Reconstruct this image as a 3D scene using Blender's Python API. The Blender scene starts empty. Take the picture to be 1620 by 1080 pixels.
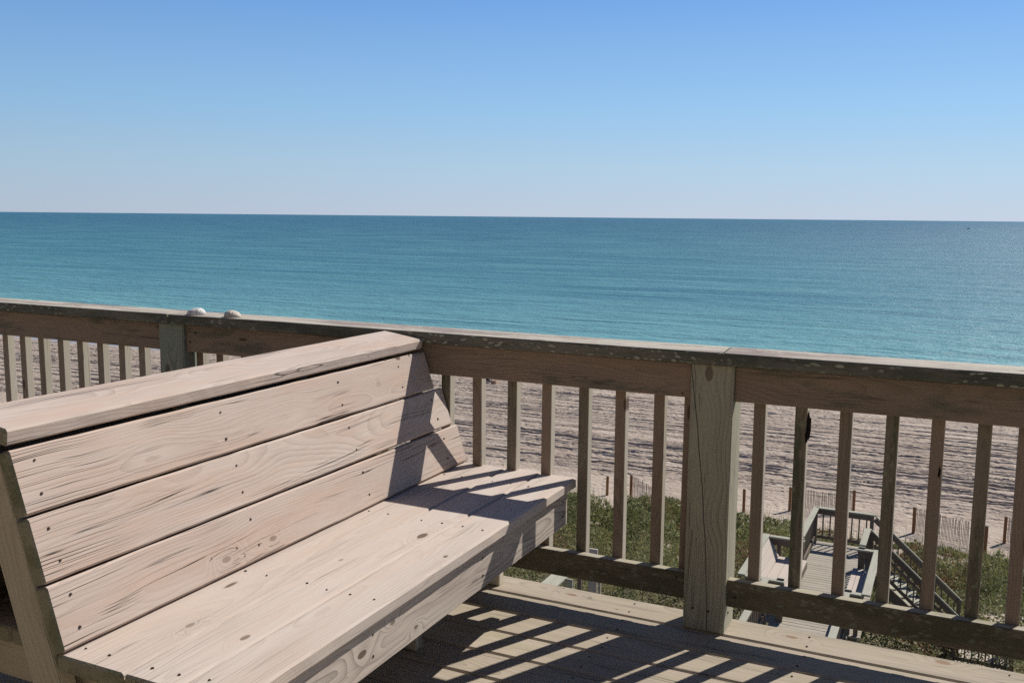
import bpy, bmesh, math, random
import numpy as np
from mathutils import Vector, Matrix, noise as mnoise
random.seed(7); rng = np.random.default_rng(11)
PI = math.pi; R = math.radians
scn = bpy.context.scene
COL = scn.collection

# ------------------------------------------------------------------ helpers
def tag(o, label=None, cat=None, group=None, kind=None):
    if label: o['label'] = label
    if cat: o['category'] = cat
    if group: o['group'] = group
    if kind: o['kind'] = kind
    return o
def empty(name, loc=(0, 0, 0), label=None, cat=None, group=None):
    o = bpy.data.objects.new(name, None); COL.objects.link(o); o.location = loc
    o.empty_display_size = .2
    return tag(o, label, cat, group)
def link(name, me, mats, parent=None):
    if not isinstance(mats, (list, tuple)): mats = [mats]
    for m in mats: me.materials.append(m)
    o = bpy.data.objects.new(name, me); COL.objects.link(o)
    if parent is not None:
        o.parent = parent
        # vertices are given in world coordinates: move them into the parent's frame
        off = parent_offset(parent)
        if off.length > 0: me.transform(Matrix.Translation(-off))
    return o
def parent_offset(p):
    v = Vector((0, 0, 0))
    while p is not None:
        v = v + Vector(p.location); p = p.parent
    return v

class B:
    """collects boards; every vertex keeps 'wc', its place in the solid wood of its own board"""
    def __init__(s): s.v = []; s.f = []; s.mi = []; s.wc = []
    def board(s, o, ax, up, L, W, T, ch=.003, warp=0., seg=None, pith=None, endcut=(0, 0), sub=0, wave=0., bevel=0., xo=None):
        """o: centre of the start face; ax: direction; up: direction of thickness T; W is the other one"""
        ax = Vector(ax).normalized(); up = Vector(up).normalized()
        sd = up.cross(ax).normalized(); up = ax.cross(sd).normalized()
        o = Vector(o)
        if seg is None: seg = max(1, int(L / .3)) if (warp or wave) else 1
        hw, ht = W / 2, T / 2
        c = min(ch, hw * .6, ht * .6)
        sec = []
        def edge(p, q, n):
            for i in range(n): sec.append((p[0] + (q[0] - p[0]) * i / n, p[1] + (q[1] - p[1]) * i / n))
        m = 1 + sub
        edge((-hw + c, -ht), (hw - c, -ht), m); edge((hw - c, -ht), (hw, -ht + c), 1)
        edge((hw, -ht + c), (hw, ht - c), 1); edge((hw, ht - c), (hw - c, ht), 1)
        edge((hw - c, ht), (-hw + c, ht), m); edge((-hw + c, ht), (-hw, ht - c), 1)
        edge((-hw, ht - c), (-hw, -ht + c), 1); edge((-hw, -ht + c), (-hw + c, -ht), 1)
        n = len(sec)
        if pith is None: pith = (random.uniform(-.35, .35) * W, random.choice((-1, 1)) * random.uniform(.6, 1.6) * max(T, .04) + 0)
        rx = random.uniform(0, 400)
        xo = rx if xo is None else xo
        ph = random.uniform(0, 100)
        ks = [-1] + list(range(seg + 1)) + [seg + 1]
        base = len(s.v)
        for k in ks:
            if k == -1: t = 0.; sh = c * .8
            elif k == seg + 1: t = L; sh = c * .8
            else:
                t = L * k / seg; sh = 0
                if k == 0: t = c * .8
                if k == seg: t = L - c * .8
            wx = warp * mnoise.noise(Vector((t * .8, ph, 0))); wz = warp * mnoise.noise(Vector((t * .8, ph, 9)))
            for (a, b) in sec:
                fa = (hw - sh) / hw; fb = (ht - sh) / ht
                aa = a * fa; bb = b * fb
                dw = wave * mnoise.noise(Vector((t * 14, ph + (7 if a > 0 else 3), b * 20))) if wave else 0
                tt = t
                if endcut[0] and t < L / 2: tt = t + endcut[0] * aa
                if endcut[1] and t > L / 2: tt = t + endcut[1] * aa
                if bevel and ((endcut[1] and t > L / 2) or (endcut[0] and t < L / 2)): tt += bevel * bb
                p = o + ax * tt + sd * (aa + wx + (dw if a > 0 else -dw)) + up * (bb + wz)
                s.v.append(p[:])
                s.wc.append((tt + xo, aa - pith[0], bb - pith[1]))
        for r in range(len(ks) - 1):
            for i in range(n):
                j = (i + 1) % n
                s.f.append((base + r * n + i, base + r * n + j, base + (r + 1) * n + j, base + (r + 1) * n + i)); s.mi.append(1 if r in (0, len(ks) - 2) else 0)
        s.f.append(tuple(base + i for i in range(n))[::-1]); s.mi.append(1)
        last = base + (len(ks) - 1) * n
        s.f.append(tuple(last + i for i in range(n))); s.mi.append(1)
        return s
    def box(s, x0, x1, y0, y1, z0, z1, along=None, **k):
        d = (x1 - x0, y1 - y0, z1 - z0)
        if along is None: along = max(range(3), key=lambda i: d[i])
        cx, cy, cz = (x0 + x1) / 2, (y0 + y1) / 2, (z0 + z1) / 2
        if along == 0: return s.board((x0, cy, cz), (1, 0, 0), (0, 0, 1) if d[2] <= d[1] else (0, 1, 0), d[0], max(d[1], d[2]), min(d[1], d[2]), **k)
        if along == 1: return s.board((cx, y0, cz), (0, 1, 0), (0, 0, 1) if d[2] <= d[0] else (1, 0, 0), d[1], max(d[0], d[2]), min(d[0], d[2]), **k)
        return s.board((cx, cy, z0), (0, 0, 1), (0, 1, 0) if d[1] <= d[0] else (1, 0, 0), d[2], max(d[0], d[1]), min(d[0], d[1]), **k)
    def bar(s, p, q, W, T, up=(0, 0, 1), **k):
        p = Vector(p); q = Vector(q); return s.board(p, q - p, up, (q - p).length, W, T, **k)
    def build(s, name, mats, parent=None):
        me = bpy.data.meshes.new(name)
        me.from_pydata(s.v, [], s.f); me.update()
        a = me.attributes.new('wc', 'FLOAT_VECTOR', 'POINT')
        a.data.foreach_set('vector', np.array(s.wc, dtype=np.float32).ravel())
        o = link(name, me, mats, parent)
        me.polygons.foreach_set('material_index', np.array(s.mi if len(mats) > 1 else [0] * len(s.f), dtype=np.int32))
        bm = bmesh.new(); bm.from_mesh(me); bmesh.ops.recalc_face_normals(bm, faces=bm.faces); bm.to_mesh(me); bm.free()
        return o

def mesh_np(name, co, faces, mats, parent=None, attrs=None, smooth=False):
    """co (n,3), faces (m,k) arrays"""
    me = bpy.data.meshes.new(name)
    co = np.asarray(co, dtype=np.float32); faces = np.asarray(faces, dtype=np.int32)
    m, k = faces.shape
    me.vertices.add(len(co)); me.vertices.foreach_set('co', co.ravel())
    me.loops.add(m * k); me.loops.foreach_set('vertex_index', faces.ravel())
    me.polygons.add(m); me.polygons.foreach_set('loop_start', np.arange(0, m * k, k, dtype=np.int32))
    me.polygons.foreach_set('loop_total', np.full(m, k, dtype=np.int32))
    me.polygons.foreach_set('use_smooth', np.full(m, smooth, dtype=bool))
    me.update(calc_edges=True)
    for an, (typ, arr) in (attrs or {}).items():
        a = me.attributes.new(an, typ, 'POINT')
        a.data.foreach_set('value' if typ == 'FLOAT' else 'vector', np.asarray(arr, dtype=np.float32).ravel())
    return link(name, me, mats, parent)

# value noise in numpy
_perm = rng.random((256, 256)).astype(np.float32)
def vn(x, y):
    xi = np.floor(x).astype(int); yi = np.floor(y).astype(int); fx = x - xi; fy = y - yi
    fx = fx * fx * (3 - 2 * fx); fy = fy * fy * (3 - 2 * fy)
    g = lambda a, b: _perm[a & 255, b & 255]
    return (g(xi, yi) * (1 - fx) + g(xi + 1, yi) * fx) * (1 - fy) + (g(xi, yi + 1) * (1 - fx) + g(xi + 1, yi + 1) * fx) * fy
def fbm(x, y, o=4):
    s = 0; a = 1; t = 0
    for i in range(o): s = s + a * vn(x * 2 ** i + i * 37.3, y * 2 ** i + i * 11.7); t += a; a *= .5
    return s / t

# ------------------------------------------------------------------ node helper
class M:
    def __init__(s, name):
        s.m = bpy.data.materials.new(name); s.m.use_nodes = True; s.t = s.m.node_tree
        s.t.nodes.clear()
        s.out = s.t.nodes.new('ShaderNodeOutputMaterial'); s.b = s.t.nodes.new('ShaderNodeBsdfPrincipled')
        s.t.links.new(s.b.outputs[0], s.out.inputs[0])
    def set(s, sock, val):
        if val is None: return
        if hasattr(val, 'is_output'): s.t.links.new(val, sock)
        else:
            if isinstance(val, (tuple, list)) and len(val) == 3 and len(getattr(sock, 'default_value', [0])) == 4: val = (*val, 1)
            sock.default_value = val
    def n(s, typ, ins=None, out=0, **props):
        nd = s.t.nodes.new('ShaderNode' + typ)
        for k, v in props.items(): setattr(nd, k, v)
        for k, v in (ins or {}).items(): s.set(nd.inputs[k], v)
        return nd.outputs[out]
    def math(s, op, a, b=None, c=None, clamp=False):
        ins = {0: a}
        if b is not None: ins[1] = b
        if c is not None: ins[2] = c
        return s.n('Math', ins, operation=op, use_clamp=clamp)
    def vm(s, op, a, b=None):
        ins = {0: a}
        if b is not None: ins[1] = b
        return s.n('VectorMath', ins, operation=op)
    def noise(s, v, scale, detail=2, rough=.5, out=0, dist=0):
        return s.n('TexNoise', {'Vector': v, 'Scale': scale, 'Detail': detail, 'Roughness': rough, 'Distortion': dist}, out=out)
    def mix(s, f, a, b, blend='MIX'):
        nd = s.t.nodes.new('ShaderNodeMix'); nd.data_type = 'RGBA'; nd.blend_type = blend; nd.clamp_factor = True
        s.set(nd.inputs[0], f); s.set(nd.inputs[6], a); s.set(nd.inputs[7], b); return nd.outputs[2]
    def ss(s, v, lo, hi, a=0., b=1.):
        return s.n('MapRange', {0: v, 1: lo, 2: hi, 3: a, 4: b}, interpolation_type='SMOOTHSTEP')
    def bump(s, h, strength=1., dist=.01, nrm=None):
        return s.n('Bump', {'Height': h, 'Strength': strength, 'Distance': dist, 'Normal': nrm})
    def fin(s, col, rough=.8, normal=None, spec=.3):
        s.set(s.b.inputs['Base Color'], col); s.set(s.b.inputs['Roughness'], rough)
        s.set(s.b.inputs['Specular IOR Level'], spec); s.set(s.b.inputs['Normal'], normal); return s.m

def wood(name, light, dark, tint=None, tintamt=.5, ring=.5, crack=1., lichen=None, lichenamt=.5, algae=None, algaeamt=0., knot=(.09, .05, .03), rings=110., bumpd=.0012, mott=.5, knots=1., kth=.80, kpos=(), split=None, ends=(), wander=1., fibs=300., crackcol=(.035, .03, .027)):
    g = M(name)
    wc = g.n('Attribute', attribute_name='wc', out=1)
    sep = g.t.nodes.new('ShaderNodeSeparateXYZ'); g.set(sep.inputs[0], wc); X, Y, Z = sep.outputs
    # the pith wanders slowly along the board
    w1 = g.noise(g.n('CombineXYZ', {0: g.math('MULTIPLY', X, .9), 1: g.math('MULTIPLY', Y, 2.)}), 1.6, 2)
    w2 = g.noise(g.n('CombineXYZ', {0: g.math('MULTIPLY', X, 1.3), 1: 7., 2: 3.}), 1.3, 2)
    qy = g.math('ADD', Y, g.math('MULTIPLY', g.math('SUBTRACT', w2, .5), .12 * wander))
    qz = g.math('ADD', Z, g.math('MULTIPLY', g.math('SUBTRACT', w1, .5), .13 * wander))
    r = g.math('SQRT', g.math('ADD', g.math('MULTIPLY', qy, qy), g.math('MULTIPLY', qz, qz)))
    # knots
    kv = g.n('CombineXYZ', {0: g.math('MULTIPLY', X, 2.6), 1: g.math('MULTIPLY', Y, 9.), 2: 0.})
    vor = g.t.nodes.new('ShaderNodeTexVoronoi'); vor.voronoi_dimensions = '2D'; g.set(vor.inputs['Vector'], kv); vor.inputs['Scale'].default_value = 1.; vor.inputs['Randomness'].default_value = .8
    kd = vor.outputs['Distance']; kc = vor.outputs['Color']
    csep = g.t.nodes.new('ShaderNodeSeparateColor'); g.set(csep.inputs[0], kc)
    has = g.math('GREATER_THAN', csep.outputs[0], kth)
    infl = g.math('MULTIPLY', g.ss(kd, .0, .34, 1., 0.), has)
    infl = g.math('MULTIPLY', infl, knots)
    core = None
    for (kx, ky, ks_, kc_) in kpos:
        dx_ = g.math('MULTIPLY', g.math('SUBTRACT', X, kx), .5); dy_ = g.math('SUBTRACT', Y, ky)
        d_ = g.math('SQRT', g.math('ADD', g.math('MULTIPLY', dx_, dx_), g.math('MULTIPLY', dy_, dy_)))
        infl = g.math('MAXIMUM', infl, g.ss(d_, 0., ks_ * 4., 1., 0.))
        if kc_: 
            c_ = g.math('MULTIPLY', g.ss(g.math('ADD', d_, g.math('MULTIPLY', g.math('SUBTRACT', w1, .5), ks_)), ks_ * .55, ks_ * .8, 1., 0.), kc_)
            core = c_ if core is None else g.math('MAXIMUM', core, c_)
    r = g.math('ADD', r, g.math('MULTIPLY', infl, .028))
    fine = g.noise(g.vm('MULTIPLY', wc, (14., 60., 60.)), 1., 2)
    r = g.math('ADD', r, g.math('MULTIPLY', fine, .002))
    fr = g.math('FRACT', g.math('MULTIPLY', r, rings))
    ringv = g.math('MULTIPLY', g.math('POWER', fr, 2.4), g.ss(fr, .93, 1., 1., 0.))
    ringv = g.math('MULTIPLY', ringv, g.ss(g.noise(g.vm('MULTIPLY', wc, (1.5, 9., 9.)), 1., 2), .3, .65, .25, 1.))
    fib = g.noise(g.vm('MULTIPLY', wc, (7., fibs, fibs)), 1., 3, .6)
    mot = g.noise(g.vm('MULTIPLY', wc, (2.2, 13., 13.)), 1., 4, .6)
    col = g.mix(g.math('MULTIPLY', ringv, ring), light, dark)
    if tint: col = g.mix(g.math('MULTIPLY', g.ss(mot, .42, .68), tintamt), col, tint)
    col = g.mix(g.ss(fib, .3, .75, 0., mott), col, g.mix(.5, col, dark), 'MIX')
    blot = g.noise(g.vm('MULTIPLY', wc, (1.1, 5., 5.)), 1.7, 4, .65)
    col = g.mix(g.ss(blot, .45, .8, 0., .45), col, g.mix(.55, col, dark))
    tn = g.noise(g.n('CombineXYZ', {0: g.math('MULTIPLY', X, .23), 1: g.math('MULTIPLY', Y, .8)}), 1., 1)
    col = g.mix(g.ss(tn, .40, .62, 0., .28), col, g.mix(.5, dark, tint if tint else light))
    # checks and cracks along the grain
    cv = g.vm('ADD', g.vm('MULTIPLY', wc, (.75, 85., 30.)), g.n('CombineXYZ', {1: g.math('MULTIPLY', w1, 5.), 2: g.math('MULTIPLY', infl, 1.)}))
    cn = g.noise(cv, 1., 1.5, .4)
    ridge = g.math('ABSOLUTE', g.math('SUBTRACT', cn, .5))
    gate = g.ss(g.noise(g.vm('MULTIPLY', wc, (2.2, 22., 10.)), 1., 2), .52, .64)
    for xe in ends:
        gate = g.math('MAXIMUM', gate, g.math('MULTIPLY', g.ss(g.math('ABSOLUTE', g.math('SUBTRACT', X, xe)), .02, .30, 1., 0.), g.ss(g.noise(g.vm('MULTIPLY', wc, (1.2, 30., 10.)), 1., 2), .36, .5)))
    ck = g.math('MULTIPLY', g.ss(ridge, .0, .022, 1., 0.), gate)
    ck = g.math('MULTIPLY', ck, crack)
    if split:
        x0_, a_, b_, L_, e_ = split
        u_ = g.math('POWER', g.math('MAXIMUM', g.math('DIVIDE', g.math('SUBTRACT', X, x0_), L_), 0.), e_)
        ln_ = g.math('ADD', g.math('MULTIPLY_ADD', u_, b_, a_), g.math('MULTIPLY', g.math('SUBTRACT', g.noise(g.vm('MULTIPLY', wc, (9., 0., 0.)), 1., 3), .5), .006))
        ck = g.math('MAXIMUM', ck, g.ss(g.math('ABSOLUTE', g.math('SUBTRACT', Y, ln_)), .0006, .0018, 1., 0.))
    col = g.mix(ck, col, crackcol)
    # knot hearts
    kh = g.math('MULTIPLY', g.ss(g.math('ADD', kd, g.math('MULTIPLY', g.math('SUBTRACT', fine, .5), .03)), .035, .085, 1., 0.), has)
    kh = g.math('MULTIPLY', kh, knots)
    if core is not None: kh = g.math('MAXIMUM', kh, core)
    col = g.mix(g.math('MULTIPLY', kh, .85), col, knot)
    if algae:
        an = g.noise(g.vm('MULTIPLY', wc, (2.4, 11., 11.)), 1., 5, .7)
        col = g.mix(g.ss(an, .62 - algaeamt * .35, .72 - algaeamt * .25, 0., .8), col, algae)
    if lichen:
        v2 = g.t.nodes.new('ShaderNodeTexVoronoi'); g.set(v2.inputs['Vector'], g.vm('ADD', g.vm('MULTIPLY', wc, (38., 75., 75.)), g.n('CombineXYZ', {0: g.math('MULTIPLY', mot, 6.), 1: g.math('MULTIPLY', fine, 2.)})))
        v2.inputs['Scale'].default_value = 1.
        c2 = g.t.nodes.new('ShaderNodeSeparateColor'); g.set(c2.inputs[0], v2.outputs['Color'])
        lz = g.ss(g.noise(g.vm('MULTIPLY', wc, (3., 10., 10.)), 1., 3), .4, .6)
        lm = g.math('MULTIPLY', g.math('MULTIPLY', g.ss(v2.outputs['Distance'], .33, .45, 1., 0.), g.math('GREATER_THAN', c2.outputs[0], .55)), lz)
        col = g.mix(g.math('MULTIPLY', lm, lichenamt), col, lichen)
    h = g.math('SUBTRACT', g.math('ADD', g.math('MULTIPLY', fib, .5), g.math('MULTIPLY', ringv, -.35)), g.math('MULTIPLY', ck, 2.2))
    h = g.math('SUBTRACT', h, g.math('MULTIPLY', kh, .6))
    return g.fin(col, .82, g.bump(h, .8, bumpd), .22)

W_BENCH = wood('bleached_bench_wood', (.575, .487, .42), (.27, .205, .165), tint=(.56, .40, .305), tintamt=.6, ring=.5, rings=170., wander=.75, ends=(301, 305, 309), crack=.95, mott=.5, kth=.95, fibs=230., kpos=((309 + 1.529, .068 + .03, .014, .9), (309 + 1.37, -.003 + .03, .012, .25), (301.502, -.035 + .03, .012, .5), (301.685, -.005, .009, .6)), bumpd=.0012)
W_SEAT = wood('bleached_seat_wood', (.575, .502, .44), (.29, .23, .185), tint=(.56, .44, .35), tintamt=.5, ring=.36, rings=170., wander=.7, ends=(401, 405, 409), kth=.95, fibs=230., kpos=((401 + 1.012, -.119 + .02, .012, .8), (405 + .999, -.039 + .03 - .0, .015, 1.), (401 + .236, -.0095 - .02, .010, .6), (405 + .242, -.037 + .03, .010, .8), (405 + .73, .056 + .03, .007, .6), (409 + .88, -.042 - .04, .009, 1.)), crack=.45, mott=.22, bumpd=.0009)
W_END = wood('olive_end_grain', (.36, .33, .23), (.12, .105, .075), ring=.8, crack=.5, rings=160, knots=0., algae=(.17, .175, .10), algaeamt=.4)
W_LEG = wood('bench_leg_wood', (.60, .52, .40), (.30, .25, .18), tint=(.52, .47, .33), tintamt=.7, ring=.5)
W_FASC = wood('fascia_wood', (.60, .525, .445), (.16, .13, .115), tint=(.53, .42, .34), tintamt=.4, ring=.9, crack=.7, rings=80, mott=.35, kth=.96, kpos=((500.445, .0, .014, 1.), (500.69, -.03, .008, .8), (500.58, .025, .008, .7)))
W_RAIL = wood('brown_rail_wood', (.33, .245, .185), (.13, .092, .068), tint=(.265, .22, .165), tintamt=.6, ring=.6, crack=.6, mott=.35, algae=(.13, .13, .095), algaeamt=.25)
W_BRAIL = wood('dark_mossy_rail_wood', (.19, .16, .11), (.075, .06, .043), tint=(.13, .125, .075), tintamt=.8, ring=.4, crack=.4, lichen=(.24, .25, .19), lichenamt=.55, algae=(.085, .085, .05), algaeamt=.55)
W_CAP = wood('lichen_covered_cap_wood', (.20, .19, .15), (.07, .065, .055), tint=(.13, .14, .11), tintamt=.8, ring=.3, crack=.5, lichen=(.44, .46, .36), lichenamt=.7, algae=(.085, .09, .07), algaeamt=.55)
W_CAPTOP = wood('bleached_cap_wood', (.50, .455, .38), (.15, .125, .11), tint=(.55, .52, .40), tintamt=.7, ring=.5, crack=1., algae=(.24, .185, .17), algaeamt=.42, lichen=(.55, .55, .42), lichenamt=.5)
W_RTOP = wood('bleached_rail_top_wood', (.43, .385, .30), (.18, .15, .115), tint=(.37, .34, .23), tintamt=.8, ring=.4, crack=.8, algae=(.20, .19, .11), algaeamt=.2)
W_SUNSIDE = wood('painted_sunlit_baluster_side', (.52, .46, .37), (.28, .24, .19), tint=(.46, .42, .32), tintamt=.6, ring=.4, crack=.5, mott=.3)  # paler copy for the sun side of balusters: sunlight painted into the colour
W_POST = wood('greenish_post_wood', (.43, .405, .305), (.17, .155, .115), tint=(.39, .385, .285), tintamt=.7, ring=1., crack=.6, rings=78, kth=.97, kpos=((300.877, -.01 + .045, .022, .8), (300.40, .0 + .045, .02, 0)), split=(300., .012 + .045, -.075, .852, 1.6), mott=.25, knot=(.10, .06, .05), bumpd=.0008)
W_POST2 = wood('green_treated_post_wood', (.36, .385, .31), (.125, .15, .12), tint=(.30, .345, .28), tintamt=.7, ring=1., crack=.4, rings=78, kth=.97, kpos=((310.70, -.024 - .02, .022, .8),), mott=.25, knot=(.10, .055, .045))
W_BAL = wood('grey_baluster_wood', (.36, .30, .24), (.15, .115, .09), tint=(.31, .25, .19), tintamt=.6, ring=.5, crack=.5, mott=.4)
W_BALB = wood('brown_baluster_wood', (.32, .245, .187), (.145, .105, .08), tint=(.265, .22, .17), tintamt=.6, ring=.5, crack=.5, mott=.4)
W_BALM = wood('mossy_baluster_wood', (.275, .23, .175), (.12, .095, .072), tint=(.20, .185, .135), tintamt=.8, ring=.4, crack=.5, algae=(.075, .085, .05), algaeamt=.45, lichen=(.26, .28, .19), lichenamt=.5)
W_DECK = wood('weathered_deck_wood', (.46, .39, .30), (.165, .13, .10), tint=(.385, .335, .235), tintamt=.8, ring=.6, crack=.9, mott=.5, kth=.93, fibs=220., kpos=((600 + 4.759, .012 - .02, .014, .8), (600 + 4.95, -.038 - .02, .006, .8), (600 + 5.544, .01 - .02, .015, .8), (600 + 6.002, .037 - .02, .016, .8)), algae=(.31, .29, .17), algaeamt=.12, knot=(.20, .10, .05), bumpd=.0015)
W_WALK = wood('boardwalk_wood', (.41, .365, .295), (.19, .165, .13), tint=(.34, .305, .235), tintamt=.6, ring=.4, crack=.7, mott=.4)
W_WALKCAP = wood('boardwalk_cap_wood', (.43, .415, .33), (.22, .205, .16), tint=(.35, .35, .265), tintamt=.7, ring=.3, crack=.3, knots=.4)
W_WALKRAIL = wood('boardwalk_rail_wood', (.20, .155, .12), (.09, .07, .053), tint=(.16, .135, .10), tintamt=.6, ring=.4, crack=.4, knots=.4)
W_WALKLIT = wood('boardwalk_bench_wood', (.53, .46, .39), (.32, .27, .22), ring=.2, crack=.25, knots=.3)
W_FPOST = wood('orange_fence_post_wood', (.31, .145, .07), (.15, .07, .04), ring=.5, crack=.6, knots=.5)

def simple(name, col, rough=.6, metal=0., var=.15, scale=30.):
    g = M(name)
    n = g.noise(g.n('TexCoord', out=3), scale, 4, .6)
    c = g.mix(g.ss(n, .3, .7, 0., 1.), tuple(x * (1 - var) for x in col), tuple(min(1, x * (1 + var)) for x in col))
    g.b.inputs['Metallic'].default_value = metal
    return g.fin(c, rough)
NAIL = simple('rusty_screw_metal', (.055, .035, .025), .6, .4, .4, 200)

# ------------------------------------------------------------------ camera (solved from the photograph)
fl, yaw, pitch, roll, cx, cy, H = 1497.48, .4434, .1311, .0095, .7826, -3.0162, 1.3747
F = Vector((-math.sin(yaw) * math.cos(pitch), math.cos(yaw) * math.cos(pitch), -math.sin(pitch)))
Rr = Vector((math.cos(yaw), math.sin(yaw), 0)); U = Rr.cross(F)
R2 = Rr * math.cos(roll) + U * math.sin(roll); U2 = -Rr * math.sin(roll) + U * math.cos(roll)
cam = bpy.data.cameras.new('camera'); co = bpy.data.objects.new('camera', cam); COL.objects.link(co)
mw = Matrix((R2, U2, -F)).transposed().to_4x4(); mw.translation = Vector((cx, cy, H)); co.matrix_world = mw
cam.sensor_width = 36; cam.lens = 36 * fl / 1620; cam.clip_start = .05; cam.clip_end = 90000
scn.camera = co

# ------------------------------------------------------------------ light
SAZ, SEL = 63.0, 43.8            # sun azimuth from +x towards +y, elevation
sd = Vector((math.cos(R(SAZ)) * math.cos(R(SEL)), math.sin(R(SAZ)) * math.cos(R(SEL)), math.sin(R(SEL))))
sl = bpy.data.lights.new('sun', 'SUN'); sl.energy = 5.0; sl.angle = R(.53); sl.color = (1., .95, .885)
so = bpy.data.objects.new('sun', sl); COL.objects.link(so); so.rotation_euler = sd.to_track_quat('Z', 'Y').to_euler(); so.location = (5, 8, 12)
w = bpy.data.worlds.new('World'); scn.world = w; w.use_nodes = True
nt = w.node_tree; bg = nt.nodes['Background']
sky = nt.nodes.new('ShaderNodeTexSky'); sky.sky_type = 'NISHITA'; sky.sun_disc = False
sky.sun_elevation = R(SEL); sky.sun_rotation = R(90 - SAZ); sky.altitude = 10; sky.air_density = 1.0; sky.dust_density = .2; sky.ozone_density = 3.0
def wn(t, **k):
    n = nt.nodes.new('ShaderNode' + t)
    for a, v in k.items(): setattr(n, a, v)
    return n
# a maritime haze band: near the horizon the clear sky pales to lavender grey instead of yellow
tc = wn('TexCoord'); sx_ = wn('SeparateXYZ'); nt.links.new(tc.outputs['Generated'], sx_.inputs[0])
mr = wn('MapRange', interpolation_type='SMOOTHSTEP'); nt.links.new(sx_.outputs[2], mr.inputs[0])
mr.inputs[1].default_value = -.02; mr.inputs[2].default_value = .30; mr.inputs[3].default_value = .92; mr.inputs[4].default_value = .88
mx = wn('Mix', data_type='RGBA'); nt.links.new(mr.outputs[0], mx.inputs[0]); nt.links.new(sky.outputs[0], mx.inputs[6])
rp = wn('ValToRGB'); nt.links.new(sx_.outputs[2], rp.inputs[0]); e = rp.color_ramp.elements
e[0].position = 0.; e[0].color = (5.2, 6.2, 7.8, 1); e[1].position = .60; e[1].color = (.22, .62, 2.0, 1)
for p_, c_ in ((.05, (4.4, 6.3, 8.2, 1)), (.11, (3.2, 5.8, 8.9, 1)), (.21, (1.85, 4.15, 8.5, 1)), (.27, (1.2, 3.2, 7.0, 1)), (.38, (.5, 1.4, 3.8, 1))):
    q_ = e.new(p_); q_.color = c_
az = wn('VectorMath', operation='DOT_PRODUCT'); nt.links.new(tc.outputs['Generated'], az.inputs[0]); az.inputs[1].default_value = (math.cos(R(SAZ)), math.sin(R(SAZ)), 0)
am = wn('MapRange'); nt.links.new(az.outputs['Value'], am.inputs[0]); am.inputs[1].default_value = -.1; am.inputs[2].default_value = 1.; am.inputs[3].default_value = .80; am.inputs[4].default_value = 1.07
cm = wn('VectorMath', operation='SCALE'); nt.links.new(rp.outputs[0], cm.inputs[0]); nt.links.new(am.outputs[0], cm.inputs['Scale'])
nt.links.new(cm.outputs[0], mx.inputs[7])

nt.links.new(mx.outputs[2], bg.inputs[0]); bg.inputs[1].default_value = .09
scn.view_settings.view_transform = 'Standard'; scn.view_settings.look = 'None'; scn.view_settings.exposure = 0.11; scn.view_settings.gamma = 1
scn.render.engine = 'CYCLES'
scn.cycles.use_denoising = False

# ------------------------------------------------------------------ the upper deck
SC = bpy.data.meshes.new('screw_head')
bm = bmesh.new(); bmesh.ops.create_cone(bm, cap_ends=True, segments=8, radius1=.0042, radius2=.0034, depth=.003); bm.to_mesh(SC); bm.free(); SC.materials.append(NAIL)
def screw(p, n, parent, s=1.):
    s *= random.uniform(.6, .95)
    o = bpy.data.objects.new('screw', SC); COL.objects.link(o); o.parent = parent
    o.location = Vector(p) - parent_offset(parent); o.rotation_euler = Vector(n).to_track_quat('Z', 'Y').to_euler(); o.scale = (s, s, 1)
    return o

b = B()
XL, XR = -5.2, 3.4
y1 = .150
k = 0
while y1 > -4.6:
    y0 = y1 - .1455
    # boards butt end to end over a joist
    cuts = [XL, random.uniform(-2.6, -1.6) if k % 2 else XL, XR]
    cuts = sorted(set(cuts))
    for a, c in zip(cuts[:-1], cuts[1:]):
        b.board((a + .002, (y0 + y1) / 2, -.019 + random.uniform(-.0012, .0012)), (1, 0, 0), (0, 0, 1), c - a - .004, y1 - y0, .038, ch=.006, warp=.0016, wave=.0012, seg=int((c - a) / .12), sub=1, xo=600 if k == 0 else None, pith=(.02, -.09) if k == 0 else None)
    y1 = y0 - .0075; k += 1
deck = b.build('deck', [W_DECK, W_END]); tag(deck, kind='structure')
jb = B()
for x in np.arange(XL + .1, XR, .6): jb.box(x - .019, x + .019, -4.4, .10, -.30, -.042)
jb.box(XL, XR, .104, .142, -.30, -.042)
tag(jb.build('deck_joists', [W_BRAIL, W_END]), kind='structure')
for i, x in enumerate(np.arange(-.95, 1.6, .6)):
    y = .150 - .0375
    for rrow in range(7):
        for dy in (0, -.075): screw((x + .15 + random.uniform(-.01, .01), y + dy, .001), (0, 0, 1), deck, 1.1)
        y -= .153

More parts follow.
